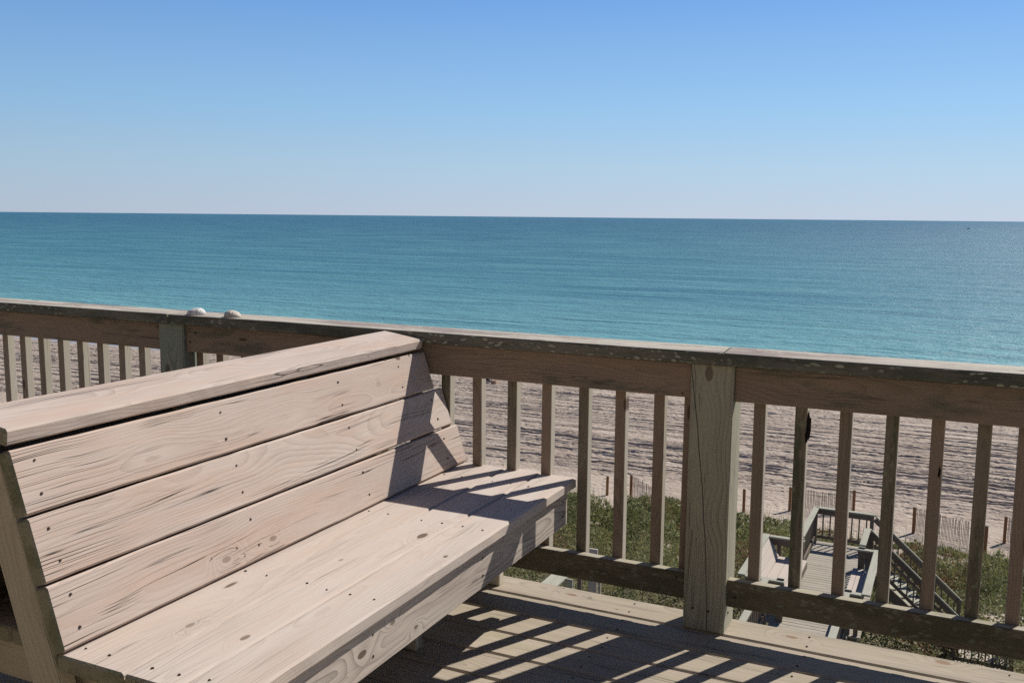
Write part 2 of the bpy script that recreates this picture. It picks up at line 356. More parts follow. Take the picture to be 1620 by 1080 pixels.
# ------------------------------------------------------------------ deck railing
rail = empty('deck_railing', (0, .07, 0), 'long weathered wood deck railing with lichen-spotted flat cap, overlooking the sea', 'railing')
ZB, ZT = .787, .907
posts = [(0., W_POST), (-2.345, W_POST2), (-4.7, W_POST2), (2.36, W_POST)]
for x, m in posts:
    pth = (-.045, -.10) if x == 0. else (.02, -.09)
    bl = W_SUNSIDE if x == 0. else m
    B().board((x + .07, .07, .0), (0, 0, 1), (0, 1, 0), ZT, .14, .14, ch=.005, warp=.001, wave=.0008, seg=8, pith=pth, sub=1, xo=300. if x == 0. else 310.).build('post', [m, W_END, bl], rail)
    for p in bpy.data.objects[rail.children[-1].name].data.polygons if False else []: pass
for x0, x1 in ((-4.56, -2.345), (-2.205, 0.), (.14, 2.36), (-5.3, -4.7)):
    B().board((x0, .036, (ZB + ZT) / 2 - .0015), (1, 0, 0), (0, 1, 0), x1 - x0, ZT - ZB - .003, .038, ch=.004, warp=.0012, wave=.001, seg=24, sub=1).build('top_rail', [W_RAIL, W_END], rail)
    B().board((x0, .036, .139), (1, 0, 0), (0, 1, 0), x1 - x0, .092, .038, ch=.004, warp=.0015, wave=.001, seg=24, sub=1).build('bottom_rail', [W_BRAIL, W_END, W_RTOP], rail)
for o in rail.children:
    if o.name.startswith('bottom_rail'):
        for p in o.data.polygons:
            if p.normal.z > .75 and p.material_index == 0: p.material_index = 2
# cap: two boards meeting in a scarf joint over the post
def cap(x0, x1, ec):
    b = B().board((x0, .066, ZT + .0205), (1, 0, 0), (0, 0, 1), x1 - x0, .168, .041, ch=.004, warp=.0018, wave=.0022, seg=int((x1 - x0) / .06), sub=2, endcut=ec, bevel=1.1)
    o = b.build('cap', [W_CAP, W_END, W_CAPTOP], rail)
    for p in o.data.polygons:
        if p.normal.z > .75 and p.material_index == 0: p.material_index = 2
    return o
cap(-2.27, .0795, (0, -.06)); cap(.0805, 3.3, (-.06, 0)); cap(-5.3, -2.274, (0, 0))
bals = [-.035, -.138, -.276, -.414, -.556, -.694, -.836, -.974, -1.11, -1.25, -1.388, -1.526, -1.664, -1.802, -1.941, -2.075, -2.188,
        .199, .333, .467, .598, .728, .854, .964, 1.1, 1.235, 1.37, 1.5, 1.64, 1.77, 1.9, 2.04, 2.17,
        -2.526, -2.656, -2.791, -2.92, -3.049, -3.178, -3.309, -3.435, -3.57, -3.7, -3.835, -3.97, -4.1, -4.235, -4.37, -4.5]
for i, x in enumerate(bals):
    m = W_BALB
    if -1. < x < -.2: m = W_BALM if i % 2 else W_BALB
    elif x < -2.2: m = W_BAL
    elif .2 < x < 1.4: m = (W_BALB, W_BALM)[x in (.333, .598, .854)]
    xx = x + .0185 + random.uniform(-.0015, .0015)
    bb = B(); bb.board((xx, .076, .135), (random.uniform(-.005, .005), random.uniform(-.003, .003), 1), (0, 1, 0), .76, .038, .038, ch=.002, warp=.0012, seg=8, pith=(random.uniform(-.03, .03), random.choice((-1, 1)) * random.uniform(.02, .08)))
    o = bb.build('baluster', [m, W_END, W_SUNSIDE], rail)
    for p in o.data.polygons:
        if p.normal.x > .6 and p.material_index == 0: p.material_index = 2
# rotted gouge on one baluster
ho = simple('dark_rot', (.012, .01, .009), .95)
def blotch(x, z, s, parent, seed, y=.0565):
    random.seed(seed); bm = bmesh.new(); pts = []
    for i in range(18):
        a = 2 * PI * i / 18; r = random.uniform(.6, 1.15)
        pts.append(bm.verts.new((x + math.cos(a) * r * .0055 * s, y + random.uniform(-.0012, .0), z + math.sin(a) * r * .028 * s)))
    c = bm.verts.new((x, y - .002, z))
    for i in range(18): bm.faces.new((pts[i], pts[(i + 1) % 18], c))
    me = bpy.data.meshes.new('rot'); bm.to_mesh(me); bm.free(); return link('rotten_gouge', me, ho, parent)
blotch(.372, .725, 1.6, rail, 3); blotch(.366, .69, .9, rail, 4); blotch(.757, .62, .7, rail, 5)
random.seed(21)
# screws in post foot and rails
for (x, y, z, n) in ((.034, -.001, .075, (0, -1, 0)), (.086, -.001, .072, (0, -1, 0)), (.142, .05, .06, (1, 0, 0)), (.142, .09, .13, (1, 0, 0)), (-2.18, .016, .885, (0, -1, 0)), (-2.15, .016, .87, (0, -1, 0)), (-2.18, .016, .83, (0, -1, 0)), (.17, .016, .13, (0, -1, 0)), (-.03, .016, .165, (0, -1, 0)), (-.03, .016, .80, (0, -1, 0))):
    screw(Vector((x, y, z)), n, rail, 1.3)

# ------------------------------------------------------------------ added house out of view, put in to block sky and darken shaded faces
SH = simple('added_house_cedar_shingles', (.20, .165, .13), .9, 0, .35, 14); TR = simple('added_house_brown_trim', (.13, .10, .08), .8); GL = simple('added_house_dark_glass', (.02, .025, .03), .1)
hs = empty('added_house', (0, -5, -9.5), 'unseen shingled house with porch roof, added behind the deck to block sky light', 'house')
B().box(-8, 9, -9.5, -4.75, -9.8, 5.2, along=0, ch=.01).build('blocker_walls', [SH, SH], hs)
B().box(-8.5, 9.5, -10., -4.1, 3.2, 3.4, along=0, ch=.01).build('blocker_roof', [TR, SH], hs)
for x in (-5., -1.9, 2.6):
    f_ = B().box(x, x + 1.9, -4.745, -4.66, .05, 2.2, along=2).build('added_house_window', [TR, TR], hs)
    B().box(x + .1, x + 1.8, -4.657, -4.645, .15, 2.1, along=2).build('added_house_pane', [GL, GL], f_)
for x in (-5.1, 3.25): B().box(x, x + .14, -4.4, -4.26, 0, 3.19, along=2).build('added_house_porch_post', [W_POST, W_END], hs)

# ------------------------------------------------------------------ built-in double bench
YN, YF = -1.712, .052
bench = empty('deck_bench', (-1.1, -.85, 0), 'bleached wooden built-in bench with reclined three-board back, running up to the railing', 'bench')
A0 = Vector((-.873, 0, .452)); A1 = Vector((-1.013, 0, .878)); ldir = (A1 - A0).normalized(); nrm = Vector((ldir.z, 0, -ldir.x))
bw = (A1 - A0).length / 3
bb = B()
for i in range(3):
    c = A0 + ldir * bw * (i + .5) - nrm * .019
    yf = YF + (.0 if i else .035) if i < 2 else .0
    bb.board((c.x, YN, c.z), (0, 1, 0), nrm, yf - YN, bw - .0055, .038, ch=.005, warp=.0018, wave=.0016, seg=40, sub=2, xo=301. + 4 * i, pith=((-.03, .05)[i % 2], (-.06, -.11, -.045)[i]))
back = bb.build('backrest', [W_BENCH, W_END], bench)
for i in range(3):
    for y in (YN + .05, YN + .62, YN + 1.15, -.04 if i < 2 else -.2):
        for f in (.27, .76):
            c = A0 + ldir * bw * (i + f) + nrm * .0008
            screw((c.x, y + random.uniform(-.008, .008), c.z), nrm, back, 1.15)
# seat: three boards
bb = B(); sx = [-.900, -.705, -.565, -.422]
for i in range(3):
    bb.board(((sx[i] + sx[i + 1]) / 2, YN + .0, .428), (0, 1, 0), (0, 0, 1), .085 - YN + (.0, .012, -.006)[i], sx[i + 1] - sx[i] - .004, .038, ch=.006, warp=.0012, wave=.0014, seg=90, sub=2, xo=401. + 4 * i, pith=((-.02, -.03, .04)[i], (-.12, -.07, -.1)[i]))
seat = bb.build('seat', [W_SEAT, W_END], bench)
for i in range(3):
    for y in (YN + .05, YN + .55, YN + 1.12, -.1):
        for f in (.25, .75): screw((sx[i] + .14 * f, y + random.uniform(-.01, .01), .4478), (0, 0, 1), seat, 1.)
bb = B(); bb.board((-.463, YN + .02, .3445), (0, 1, 0), (1, 0, 0), .045 - YN - .02, .128, .038, ch=.004, warp=.0015, wave=.001, seg=30, sub=1, xo=500., pith=(.0, .05))
fas = bb.build('front_apron', [W_FASC, W_END], bench)
for y in (-1.2, -.62, .0):
    for z in (.32, .375): screw((-.4435, y, z), (1, 0, 0), fas, 1.1)
# cap over the back
bb = B(); bb.board((-1.092, YN - .008, .9150), (0, 1, 0), (.13, 0, 1), -.021 - YN + .008, .172, .038, ch=.006, warp=.0012, wave=.002, seg=50, sub=2, pith=(.03, -.09))
bb.build('top_board', [W_BENCH, W_END], bench)
# leaning legs, each side of the A-frame
for y in (YN + .019, YN + .62, YN + 1.15, -.045):
    for sgn in (1, -1):
        mx = lambda x: x if sgn > 0 else -2.2 - x
        def P(t):
            q = A0 + ldir * t - nrm * (.038 + .0445); return q
        p = P(-.46 if sgn > 0 else -.46); q = P(.437)
        bb = B(); bb.board((mx(p.x), y, p.z), (mx(q.x) - mx(p.x), 0, q.z - p.z), (0, 1, 0), (q - p).length, .089, .038, ch=.003)
        bb.build('leg', [W_LEG, W_END], bench)
# rear half (faces the other way)
bb = B()
for i in range(3):
    c = A0 + ldir * bw * (i + .5) - nrm * .019
    bb.board((-2.2 - c.x, YN + .0, c.z), (0, 1, 0), Vector((-nrm.x, 0, nrm.z)), -.02 - YN, bw - .007, .038, ch=.005)
bb.build('rear_backrest', [W_RAIL, W_END], bench)
bb = B()
for x in (-1.03, -1.175, -1.32, -1.465, -1.61, -1.755):
    bb.board((x, YN + .045, .428), (0, 1, 0), (0, 0, 1), -.02 - YN - .045, .138, .038, ch=.005)
bb.build('rear_seat', [W_SEAT, W_END], bench)
# cross rails under the seats and short legs
for y in (YN + .06, YN + .66, YN + 1.19, -.005):
    B().box(-1.80, -.484, y - .0, y + .038, .318, .407, along=0, ch=.003).build('cross_rail', [W_LEG, W_END], bench)
for y in (YN + .10, -.60, .0):
    B().box(-.80, -.712, y + .0395, y + .0775, .0, .407, along=2, ch=.003).build('leg', [W_LEG, W_END], bench)
# shells on the cap
def shell(x, y, s, seed, label):
    t = empty('seashell', (x, y, .948), label, 'seashell', 'clam shells on the railing cap')
    g = M('shell_%d' % seed)
    tc = g.n('TexCoord', out=3)
    rad = g.n('VectorMath', {0: g.vm('ADD', tc, (.02, 0, 0))}, operation='LENGTH', out=1)
    bands = g.n('TexWave', {'Vector': tc, 'Scale': 70., 'Distortion': 2., 'Detail': 2.}, wave_type='RINGS')
    c = g.mix(g.ss(bands, .2, .9, 0., .5), (.78, .75, .70) if seed == 1 else (.62, .55, .45), (.40, .36, .33) if seed == 1 else (.26, .23, .21))
    mat = g.fin(c, .6, g.bump(bands, .5, .002))
    bm = bmesh.new(); nu, nv = 26, 12; rows = []
    for j in range(nv + 1):
        row = []
        for i in range(nu):
            a = 2 * PI * i / nu; rr = j / nv
            px = math.cos(a) * rr * .040; py = math.sin(a) * rr * .031
            off = -.012 * (1 - rr) if seed == 2 else .013 * (1 - rr)
            rib = 1 + .012 * math.cos(j * 3.1)
            z = .027 * math.sqrt(max(0, 1 - rr ** 2.3)) * rib
            row.append(bm.verts.new(((px + off) * s, py * s, z * s)))
            if j == 0: break
        rows.append(row)
    for i in range(nu): bm.faces.new((rows[0][0], rows[1][i], rows[1][(i + 1) % nu]))
    for j in range(1, nv):
        for i in range(nu): bm.faces.new((rows[j][i], rows[j + 1][i], rows[j + 1][(i + 1) % nu], rows[j][(i + 1) % nu]))
    me = bpy.data.meshes.new('valve'); bm.to_mesh(me); bm.free()
    for p in me.polygons: p.use_smooth = True
    me.materials.append(mat); o = bpy.data.objects.new('valve', me); COL.objects.link(o); o.parent = t
    o.modifiers.new('s', 'SOLIDIFY').thickness = .002
    t.rotation_euler.z = R(20 if seed == 1 else -10)
shell(-2.155, .03, 1.05, 1, 'pale bleached clam shell on railing cap, left of the two, nearest the greenish post')
shell(-1.955, .03, 1.05, 2, 'tan ringed clam shell on railing cap, right of the two, farther from the greenish post')

# ------------------------------------------------------------------ lower boardwalk
ZW = -7.0
walk = empty('boardwalk', (-1.6, 16., ZW), 'long grey raised boardwalk to the beach, passing two benches and ending in a railed landing', 'boardwalk')
bb = B(); y = 8.0
while y < 22.1:
    bb.board((-2.42 if y < 16.4 else (-3.02 if y < 19.35 else -2.27), y + .07, ZW - .019 + random.uniform(-.003, .003)), (1, 0, 0), (0, 0, 1), 1.55 if y < 16.4 else (2.4 if y < 19.35 else 1.42), .138, .038, ch=.004); y += .146
bb.build('deck_boards', [W_WALK, W_WALK], walk)
for x in (-2.25, -.90):
    B().box(x - .02, x + .02, 8., 22.1, ZW - .25, ZW - .04).build('beam', [W_WALKRAIL, W_END], walk)
for y in (9., 12.5, 16.2, 19.3, 21.95):
    for x in (-2.2, -.95): B().box(x - .07, x + .07, y - .07, y + .07, -9.8, ZW - .25, along=2).build('pile', [W_WALKRAIL, W_END], walk)
def railrun(p, q, parent, post_ends=(1, 1), slope=False, mat=W_WALKRAIL, capw=.14, h=.95, nb=None, capm=None):
    """railing from p to q (deck-level points)"""
    p = Vector(p); q = Vector(q); d = q - p; L = math.hypot(d.x, d.y); u = Vector((d.x / L, d.y / L, 0)); sz = d.z / L
    upv = Vector((0, 0, 1))
    def at(t, z): return p + u * t + Vector((0, 0, sz * t + z))
    B().bar(at(0, h - .02), at(L, h - .02), capw, .034, ch=.004).build('cap', [capm or W_WALKCAP, W_WALKCAP], parent)
    side = Vector((-u.y, u.x, 0))
    B().bar(at(.02, h - .11), at(L - .02, h - .11), .14, .036, up=side).build('top_rail', [mat, W_END], parent)
    B().bar(at(.02, .16), at(L - .02, .16), .085, .036, up=side).build('bottom_rail', [mat, W_END], parent)
    for e, t in zip(post_ends, (0.05, L - .05)):
        if e:
            c = at(t, 0); B().box(c.x - .045, c.x + .045, c.y - .045, c.y + .045, c.z - .3, c.z + h - .042, along=2).build('post', [mat, W_END], parent)
    n = nb or int(L / .16); 
    for i in range(1, n):
        c = at(L * i / n, 0) + side * .036
        B().box(c.x - .017, c.x + .017, c.y - .017, c.y + .017, c.z + .14, c.z + h - .05, along=2).build('baluster', [mat, W_END], parent)
railrun((-2.27, 19.5, ZW), (-2.27, 22.04, ZW), walk)
railrun((-2.27, 22.04, ZW), (-.85, 22.04, ZW), walk, (0, 1))
railrun((-.90, 19.5, ZW), (-.90, 20.8, ZW), walk, (1, 1))
railrun((-2.52, 12.2, ZW), (-2.52, 16.35, ZW), walk, nb=20)
railrun((-.92, 12.2, ZW), (-.92, 16.35, ZW), walk, nb=20)

def walk_bench(xs, xf, lab, lean=.26):
    """xs: x of the back at seat level, xf: x of the seat front"""
    s = 1 if xf > xs else -1
    y0, y1 = 16.5, 19.3
    t = empty('boardwalk_bench', ((xs + xf) / 2, 17.9, ZW), lab, 'bench', 'benches facing each other across the boardwalk')
    bb = B()
    for i in range(3):
        x = xs + (xf - xs) * (i + .5) / 3
        bb.board((x, y0 + .04, ZW + .43), (0, 1, 0), (0, 0, 1), y1 - y0 - .08, abs(xf - xs) / 3 - .006, .038, ch=.004)
    bb.build('seat', [W_WALKLIT, W_END], t)
    bb = B(); top = Vector((xs - s * lean, 0, ZW + .89)); bot = Vector((xs, 0, ZW + .46)); l = (top - bot); n = Vector((l.z, 0, -l.x)).normalized() * s
    for i in range(3):
        c = bot + l * (i + .5) / 3
        bb.board((c.x, y0 + .04, c.z), (0, 1, 0), n, y1 - y0 - .08, l.length / 3 - .006, .038, ch=.004)
    bb.build('backrest', [W_WALKLIT, W_END], t)
    B().board((top.x - s * .045, y0 - .04, ZW + .91), (0, 1, 0), (0, 0, 1), y1 - y0 + .08, .16, .038).build('top_board', [W_WALKCAP, W_WALKCAP], t)
    B().board((xf - s * .01, y0 + .04, ZW + .335), (0, 1, 0), (1, 0, 0), y1 - y0 - .08, .14, .036).build('front_apron', [W_WALKRAIL, W_END], t)
    for y in (y0, y1):
        a, c = sorted((top.x + s * .04, xf - s * .08))
        B().box(a, c, y - .075, y + .065, ZW + .875, ZW + .911, along=0).build('armrest', [W_WALKCAP, W_WALKCAP], t)
        B().box(a, c, y - .018, y + .018, ZW + .70, ZW + .872, along=0).build('arm_rail', [W_WALKRAIL, W_END], t)
        B().box(a, c, y - .018, y + .018, ZW + .30, ZW + .405, along=0).build('seat_rail', [W_WALKRAIL, W_END], t)
        xa = xf - s * .16
        B().box(xa - .07, xa + .07, y + .019, y + .06, ZW, ZW + .95, along=2).build('leg', [W_WALKRAIL, W_WALKCAP], t)
        xa = xs
        B().box(xa - .045, xa + .045, y + .019, y + .06, ZW, ZW + .86, along=2).build('leg', [W_WALKRAIL, W_END], t)
walk_bench(-2.74, -2.08, 'sunlit pale bench with wide top board on left side of the lower boardwalk')
walk_bench(-.72, -1.06, 'shaded boxy bench on right side of the lower boardwalk, next to the stairs', .12)

# stairs from the landing down to a lower platform
ZP = -8.87
st = empty('stairs', (.3, 21.5, ZP), 'brown wooden stairs with slatted handrails going down right from the boardwalk landing', 'stairs')
x0, x1 = -.85, 1.27; nst = 10
for i in range(nst):
    x = x0 + (x1 - x0) * (i + .5) / nst; z = ZW + (ZP - ZW) * (i + 1) / (nst + 1)
    B().box(x - .135, x + .135, 20.9, 22.0, z - .038, z, along=1).build('tread', [W_WALKCAP, W_END], st)
for y in (20.84, 22.0):
    B().bar((x0, y, ZW - .20), (x1, y, ZP - .06), .24, .04, up=(0, 1, 0)).build('stringer', [W_WALKRAIL, W_END], st)
railrun((x0, 20.82, ZW), (x1, 20.82, ZP), st, (1, 1), nb=14, capw=.045)
railrun((x0, 22.04, ZW), (x1, 22.04, ZP), st, (0, 1), nb=14, capw=.045)
pl = empty('stair_platform', (1.8, 21.3, ZP), 'small pale platform with dark slatted railing at foot of the stairs', 'platform')
bb = B(); x = 1.05
while x < 2.35:
    bb.board((x + .07, 20.3, ZP - .019), (0, 1, 0), (0, 0, 1), 1.95, .138, .038, ch=.004); x += .146
bb.build('deck_boards', [W_WALKLIT, W_WALKLIT], pl)
for (x, y) in ((1.1, 20.4), (2.35, 20.4), (1.1, 22.1), (2.35, 22.1)): B().box(x - .06, x + .06, y - .06, y + .06, -10.2, ZP - .04, along=2).build('pile', [W_WALKRAIL, W_END], pl)
railrun((1.1, 20.32, ZP), (2.4, 20.32, ZP), pl, nb=9); railrun((2.36, 20.4, ZP), (2.36, 21.75, ZP), pl, (0, 1), nb=9)

# neighbouring stair rail seen under the bench end
nb_ = empty('stair_railing', (-6.5, 14.5, ZW), 'short pale stair railing with broad sloping cap, far below beyond the deck bench', 'railing')
B().bar((-6.42, 12.2, -6.06), (-6.42, 14.75, -6.06), .32, .05, up=(.12, 0, 1)).build('cap', [W_WALKCAP, W_END], nb_)
B().box(-6.30, -6.10, 14.5, 14.54, -7.3, -6.06, along=2).build('end_board', [W_WALKCAP, W_WALKCAP], nb_)
B().box(-6.42, -6.33, 15.6, 15.69, -9.6, -6.0, along=2).build('post', [W_WALKRAIL, W_END], nb_)
B().box(-6.33, -6.13, 16.05, 16.10, -9.6, -5.92, along=2).build('tall_board', [W_WALKLIT, W_WALKLIT], nb_)
B().box(-6.09, -6.04, 16.05, 16.10, -9.6, -6.5, along=2).build('baluster', [W_WALKLIT, W_END], nb_)

# ------------------------------------------------------------------ terrain
def shore(x):
    t = np.clip((x + 82) / 16., 0, 1); return 4.3 * t * t * (3 - 2 * t)
def ground_h(x, y):
    y = np.where(y > 41, 41 + (y - 41) * 37 / (37 + shore(x)), y)
    t = np.clip((y - 21.5) / 19., 0, 1); t = t * t * (3 - 2 * t) * .35 + t * .65
    z = -9.15 + (-12.62 + 9.15) * t
    z = z - np.clip((y - 40.5) / 37.5, -0, 3) * 1.38
    amp = np.clip((44 - y) / 10, .0, 1)
    return z + amp * (fbm(x * .22 + 5, y * .22, 4) - .5) * .9
def grid(x0, x1, nx, y0, y1, ny, f):
    X, Y = np.meshgrid(np.linspace(x0, x1, nx), np.linspace(y0, y1, ny)); Z = f(X, Y)
    idx = np.arange(nx * ny).reshape(ny, nx)
    fc = np.stack([idx[:-1, :-1], idx[:-1, 1:], idx[1:, 1:], idx[1:, :-1]], -1).reshape(-1, 4)
    return np.stack([X, Y, Z], -1).reshape(-1, 3), fc
def cover(x, y):
    lim = 37.6 + 2.6 * (fbm(x * .35 + 3, x * 0 + 1.5, 3) - .5) * 2 + np.where(x < -9, -1.0, 0) + np.where((x > -12.3) & (x < -8), 2.6, 0) + np.where(x > -1.5, 2.6, 0)
    base = (y < lim)
    p = fbm(x * .5 + 9, y * .5 + 2, 3)
    patch = np.where(x > -2.2, p > .41, p > .25)
    sandpath = np.where((x > -2.2) & (y > 34.5), p > .45, True)
    return base & ((patch & sandpath) | (y < 24))
def sand_mat(name, tracks, plants=False):
    g = M(name)
    P = g.n('NewGeometry', out=0)
    n1 = g.noise(P, .35, 5, .6); n2 = g.noise(g.vm('MULTIPLY', P, (.25, 1.6, 1.)), 1., 4, .6); n3 = g.noise(P, 6., 4, .7)
    c = g.mix(g.ss(n1, .35, .7), (.48, .395, .315), (.40, .32, .255))
    c = g.mix(g.ss(n2, .42, .66, 0., .85 if tracks else .15), c, (.335, .26, .20))
    c = g.mix(g.ss(n3, .4, .8, 0., .25), c, (.26, .21, .175))
    if plants:
        cv_ = g.n('Attribute', attribute_name='cov', out=2)
        c = g.mix(g.math('MULTIPLY', cv_, .92), c, g.mix(n3, (.10, .10, .05), (.22, .185, .11)))
    if tracks:
        sp = g.t.nodes.new('ShaderNodeSeparateXYZ'); g.set(sp.inputs[0], P)
        yy = g.math('ADD', g.math('SUBTRACT', sp.outputs[1], g.ss(sp.outputs[0], -82., -66., 0., 4.3)), g.math('MULTIPLY', g.noise(g.vm('MULTIPLY', P, (.05, 0., 0.)), 1., 3), 3.))
        c = g.mix(g.ss(yy, 74.0, 77.4), c, (.33, .31, .30))
        c = g.mix(g.math('MULTIPLY', g.n('Attribute', attribute_name='rut_shade', out=2), .75), c, (.15, .12, .095))  # hollows of ruts and footprints painted darker to stand in for shade
        wet = g.ss(yy, 75.5, 77.6, .85, .2)
    else: wet = .9
    foot = g.n('TexVoronoi', {'Vector': g.vm('MULTIPLY', P, (1., 1.4, 0.)), 'Scale': 2.1, 'Randomness': 1.})
    fh = g.ss(foot, .0, .42, 0., 1.)
    h = g.math('ADD', g.math('MULTIPLY', fh, .09), g.math('MULTIPLY', g.noise(P, 4.2, 5, .65), .10))
    if tracks:
        h = g.math('MULTIPLY', h, g.ss(yy, 75., 77., 1., 0.06))
    return g.fin(c, wet, g.bump(h, 1., 1.0), .25)
SAND = sand_mat('tracked_beach_sand', True); DUNEV = sand_mat('overgrown_dune_sand', False, True); DUNE = sand_mat('dune_sand', False)
# one sheet under everything out to the far distance
co_, fc_ = grid(-900, 900, 61, -260, 82.5, 35, lambda x, y: np.where(y > 40, -12.62 - (y - 40.5) / 37.5 * 1.38, np.where(y > 21, -9.5 - (y - 21) / 19 * 3.2, -9.5)) - .30)
mesh_np('ground', co_, fc_, DUNE, smooth=True)
tag(bpy.data.objects['ground'], kind='structure')
co_, fc_ = grid(-40, 30, 320, 2, 44, 200, lambda x, y: ground_h(x, y) - np.where((np.abs(x + 5) > 34.7) | (y > 43.7) | (y < 2.3), .5, 0))
mesh_np('dune', co_, fc_, DUNEV, smooth=True, attrs={'cov': ('FLOAT', cover(co_[:, 0], co_[:, 1]).astype(np.float32))}); tag(bpy.data.objects['dune'], kind='structure')
# beach with vehicle ruts pressed into it
nx, ny = 620, 1000
def beach_h(x, y):
    z = ground_h(x, y)
    r = np.random.default_rng(5)
    rut = np.zeros_like(x)
    for k in range(125):
        yc = 46 + 33.0 * (k + r.random() * .95) / 125
        sl = r.normal(0, .008) + (.03 if k % 5 == 0 else 0)
        line = yc + sl * (x + 30) + .9 * (vn(x * .022 + k * 7.1, x * 0 + k) - .5) + .10 * (vn(x * .25 + k * 3.1, x * 0 + k * 1.7) - .5)
        on = np.clip((vn(x * .045 + k * 13.7, x * 0 + k * 2.3) - .40) * 5, 0, 1)
        w = r.uniform(.035, .105) * (2.3 if k % 8 == 0 else 1); dep = w * r.uniform(.9, 1.35)
        for off in ((0, 1.7) if r.random() < .6 else (0,)):
            d = (y - line - off)
            rut += on * (.35 + .65 * np.clip((73 - y) / 6, 0, 1) * np.clip((y - 45) / 5, 0, 1)) * (-dep * np.exp(-(d / w) ** 4) + dep * .35 * np.exp(-((np.abs(d) - w * 1.6) / (w * .5)) ** 2)) * (.55 + .9 * vn(x * 2.2 + k * 1.3, y * 0 + k))
    rut = np.clip(rut, -.30, .14)
    foot = (fbm(x * 3.2, y * 4.8, 3) - .5) * (.13 + .10 * np.clip((y - 66) / 8, 0, 1)) * np.clip(fbm(x * .12 + 40, y * .2, 2) * 2 - .3, .2, 1)
    fade = np.clip((76.5 + shore(x) - y) / 2.5, 0, 1) * np.clip((y - 42.5) / 3.5, 0.15, 1)
    edge = np.where((y < 42.05), .4, 0)
    global RUT
    RUT = np.clip(-(rut + foot * .5) * fade * 6, 0, 1)
    return z + (rut + foot) * fade - edge
# rows are finer near the viewer; the sheet widens with distance to follow what can be seen
u = np.linspace(0, 1, nx); v = np.linspace(0, 1, ny)
YY = 42 + 43 * v[:, None] + 0 * u[None, :]
xl = -10 - 1.62 * (YY + 3); xr = 8 + .25 * YY
XX = xl + (xr - xl) * u[None, :]
ZZ = beach_h(XX, YY)
idx = np.arange(nx * ny).reshape(ny, nx)
fc_ = np.stack([idx[:-1, :-1], idx[:-1, 1:], idx[1:, 1:], idx[1:, :-1]], -1).reshape(-1, 4)
mesh_np('beach', np.stack([XX, YY, ZZ], -1).reshape(-1, 3), fc_, SAND, smooth=True, attrs={'rut_shade': ('FLOAT', RUT.ravel())}); tag(bpy.data.objects['beach'], kind='structure')

# ------------------------------------------------------------------ sea
g = M('sea_water')
P = g.n('NewGeometry', out=0); sp = g.t.nodes.new('ShaderNodeSeparateXYZ'); g.set(sp.inputs[0], P)
Yc = g.math('SUBTRACT', sp.outputs[1], g.ss(sp.outputs[0], -82., -66., 0., 4.3))
big = g.noise(g.vm('MULTIPLY', P, (.004, .02, 0.)), 1., 4, .55)
sw = g.noise(g.vm('MULTIPLY', P, (.018, .09, 0.)), 1., 3, .5)
# shallow teal over the sand bars, deeper blue-green further out
lg = g.math('LOGARITHM', g.math('MAXIMUM', g.math('SUBTRACT', Yc, 70.), 1.), 10.)
lg = g.math('ADD', lg, g.math('MULTIPLY', g.math('SUBTRACT', big, .5), .55))
c = g.mix(g.ss(lg, 1.15, 2.3), (.19, .40, .40), (.058, .195, .25))
c = g.mix(g.ss(lg, 2.0, 3.4), c, (.016, .085, .155))
c = g.mix(g.ss(sw, .4, .72, 0., .5), c, (.11, .29, .31))
c = g.mix(g.ss(Yc, 77.5, 81., 1., 0.), c, (.33, .36, .40))
h1 = g.noise(g.vm('MULTIPLY', P, (.30, 1.05, 0.)), 1., 4, .6)
h2 = g.noise(g.vm('MULTIPLY', P, (.05, .22, 0.)), 1., 3, .55)
st = g.noise(g.vm('MULTIPLY', P, (.055, .42, 0.)), 1., 3, .6); st2 = g.noise(g.vm('MULTIPLY', P, (.012, .10, 0.)), 1., 3, .6)
c = g.mix(g.ss(st, .46, .66, 0., .34), c, (.022, .10, .145)); c = g.mix(g.ss(st2, .48, .62, 0., .38), c, (.12, .30, .33)); c = g.mix(g.ss(st2, .28, .46, .45, 0.), c, (.02, .11, .165))
h3 = g.noise(g.vm('MULTIPLY', P, (2.2, 4.2, 0.)), 1., 2, .5)
h = g.math('ADD', g.math('ADD', g.math('MULTIPLY', h1, .55), g.math('MULTIPLY', h2, 1.2)), g.math('MULTIPLY', h3, .10))
h = g.math('MULTIPLY', h, g.ss(Yc, 78., 90., .1, 1.))
g.b.inputs['IOR'].default_value = 1.33
SEA = g.fin(c, .42, g.bump(h, 1., 1.5), .28)
xs = np.concatenate([-np.geomspace(60000, 200, 14), np.linspace(-150, 150, 21), np.geomspace(200, 60000, 14)])
ys = np.concatenate([[75.5, 78, 82, 90, 105, 130, 170, 230, 320], np.geomspace(450, 60000, 16)])
X, Y = np.meshgrid(xs, ys); idx = np.arange(X.size).reshape(X.shape)
fc_ = np.stack([idx[:-1, :-1], idx[:-1, 1:], idx[1:, 1:], idx[1:, :-1]], -1).reshape(-1, 4)
mesh_np('sea', np.stack([X, Y, np.full_like(X, -14.0)], -1).reshape(-1, 3), fc_, SEA, smooth=True); tag(bpy.data.objects['sea'], kind='structure')

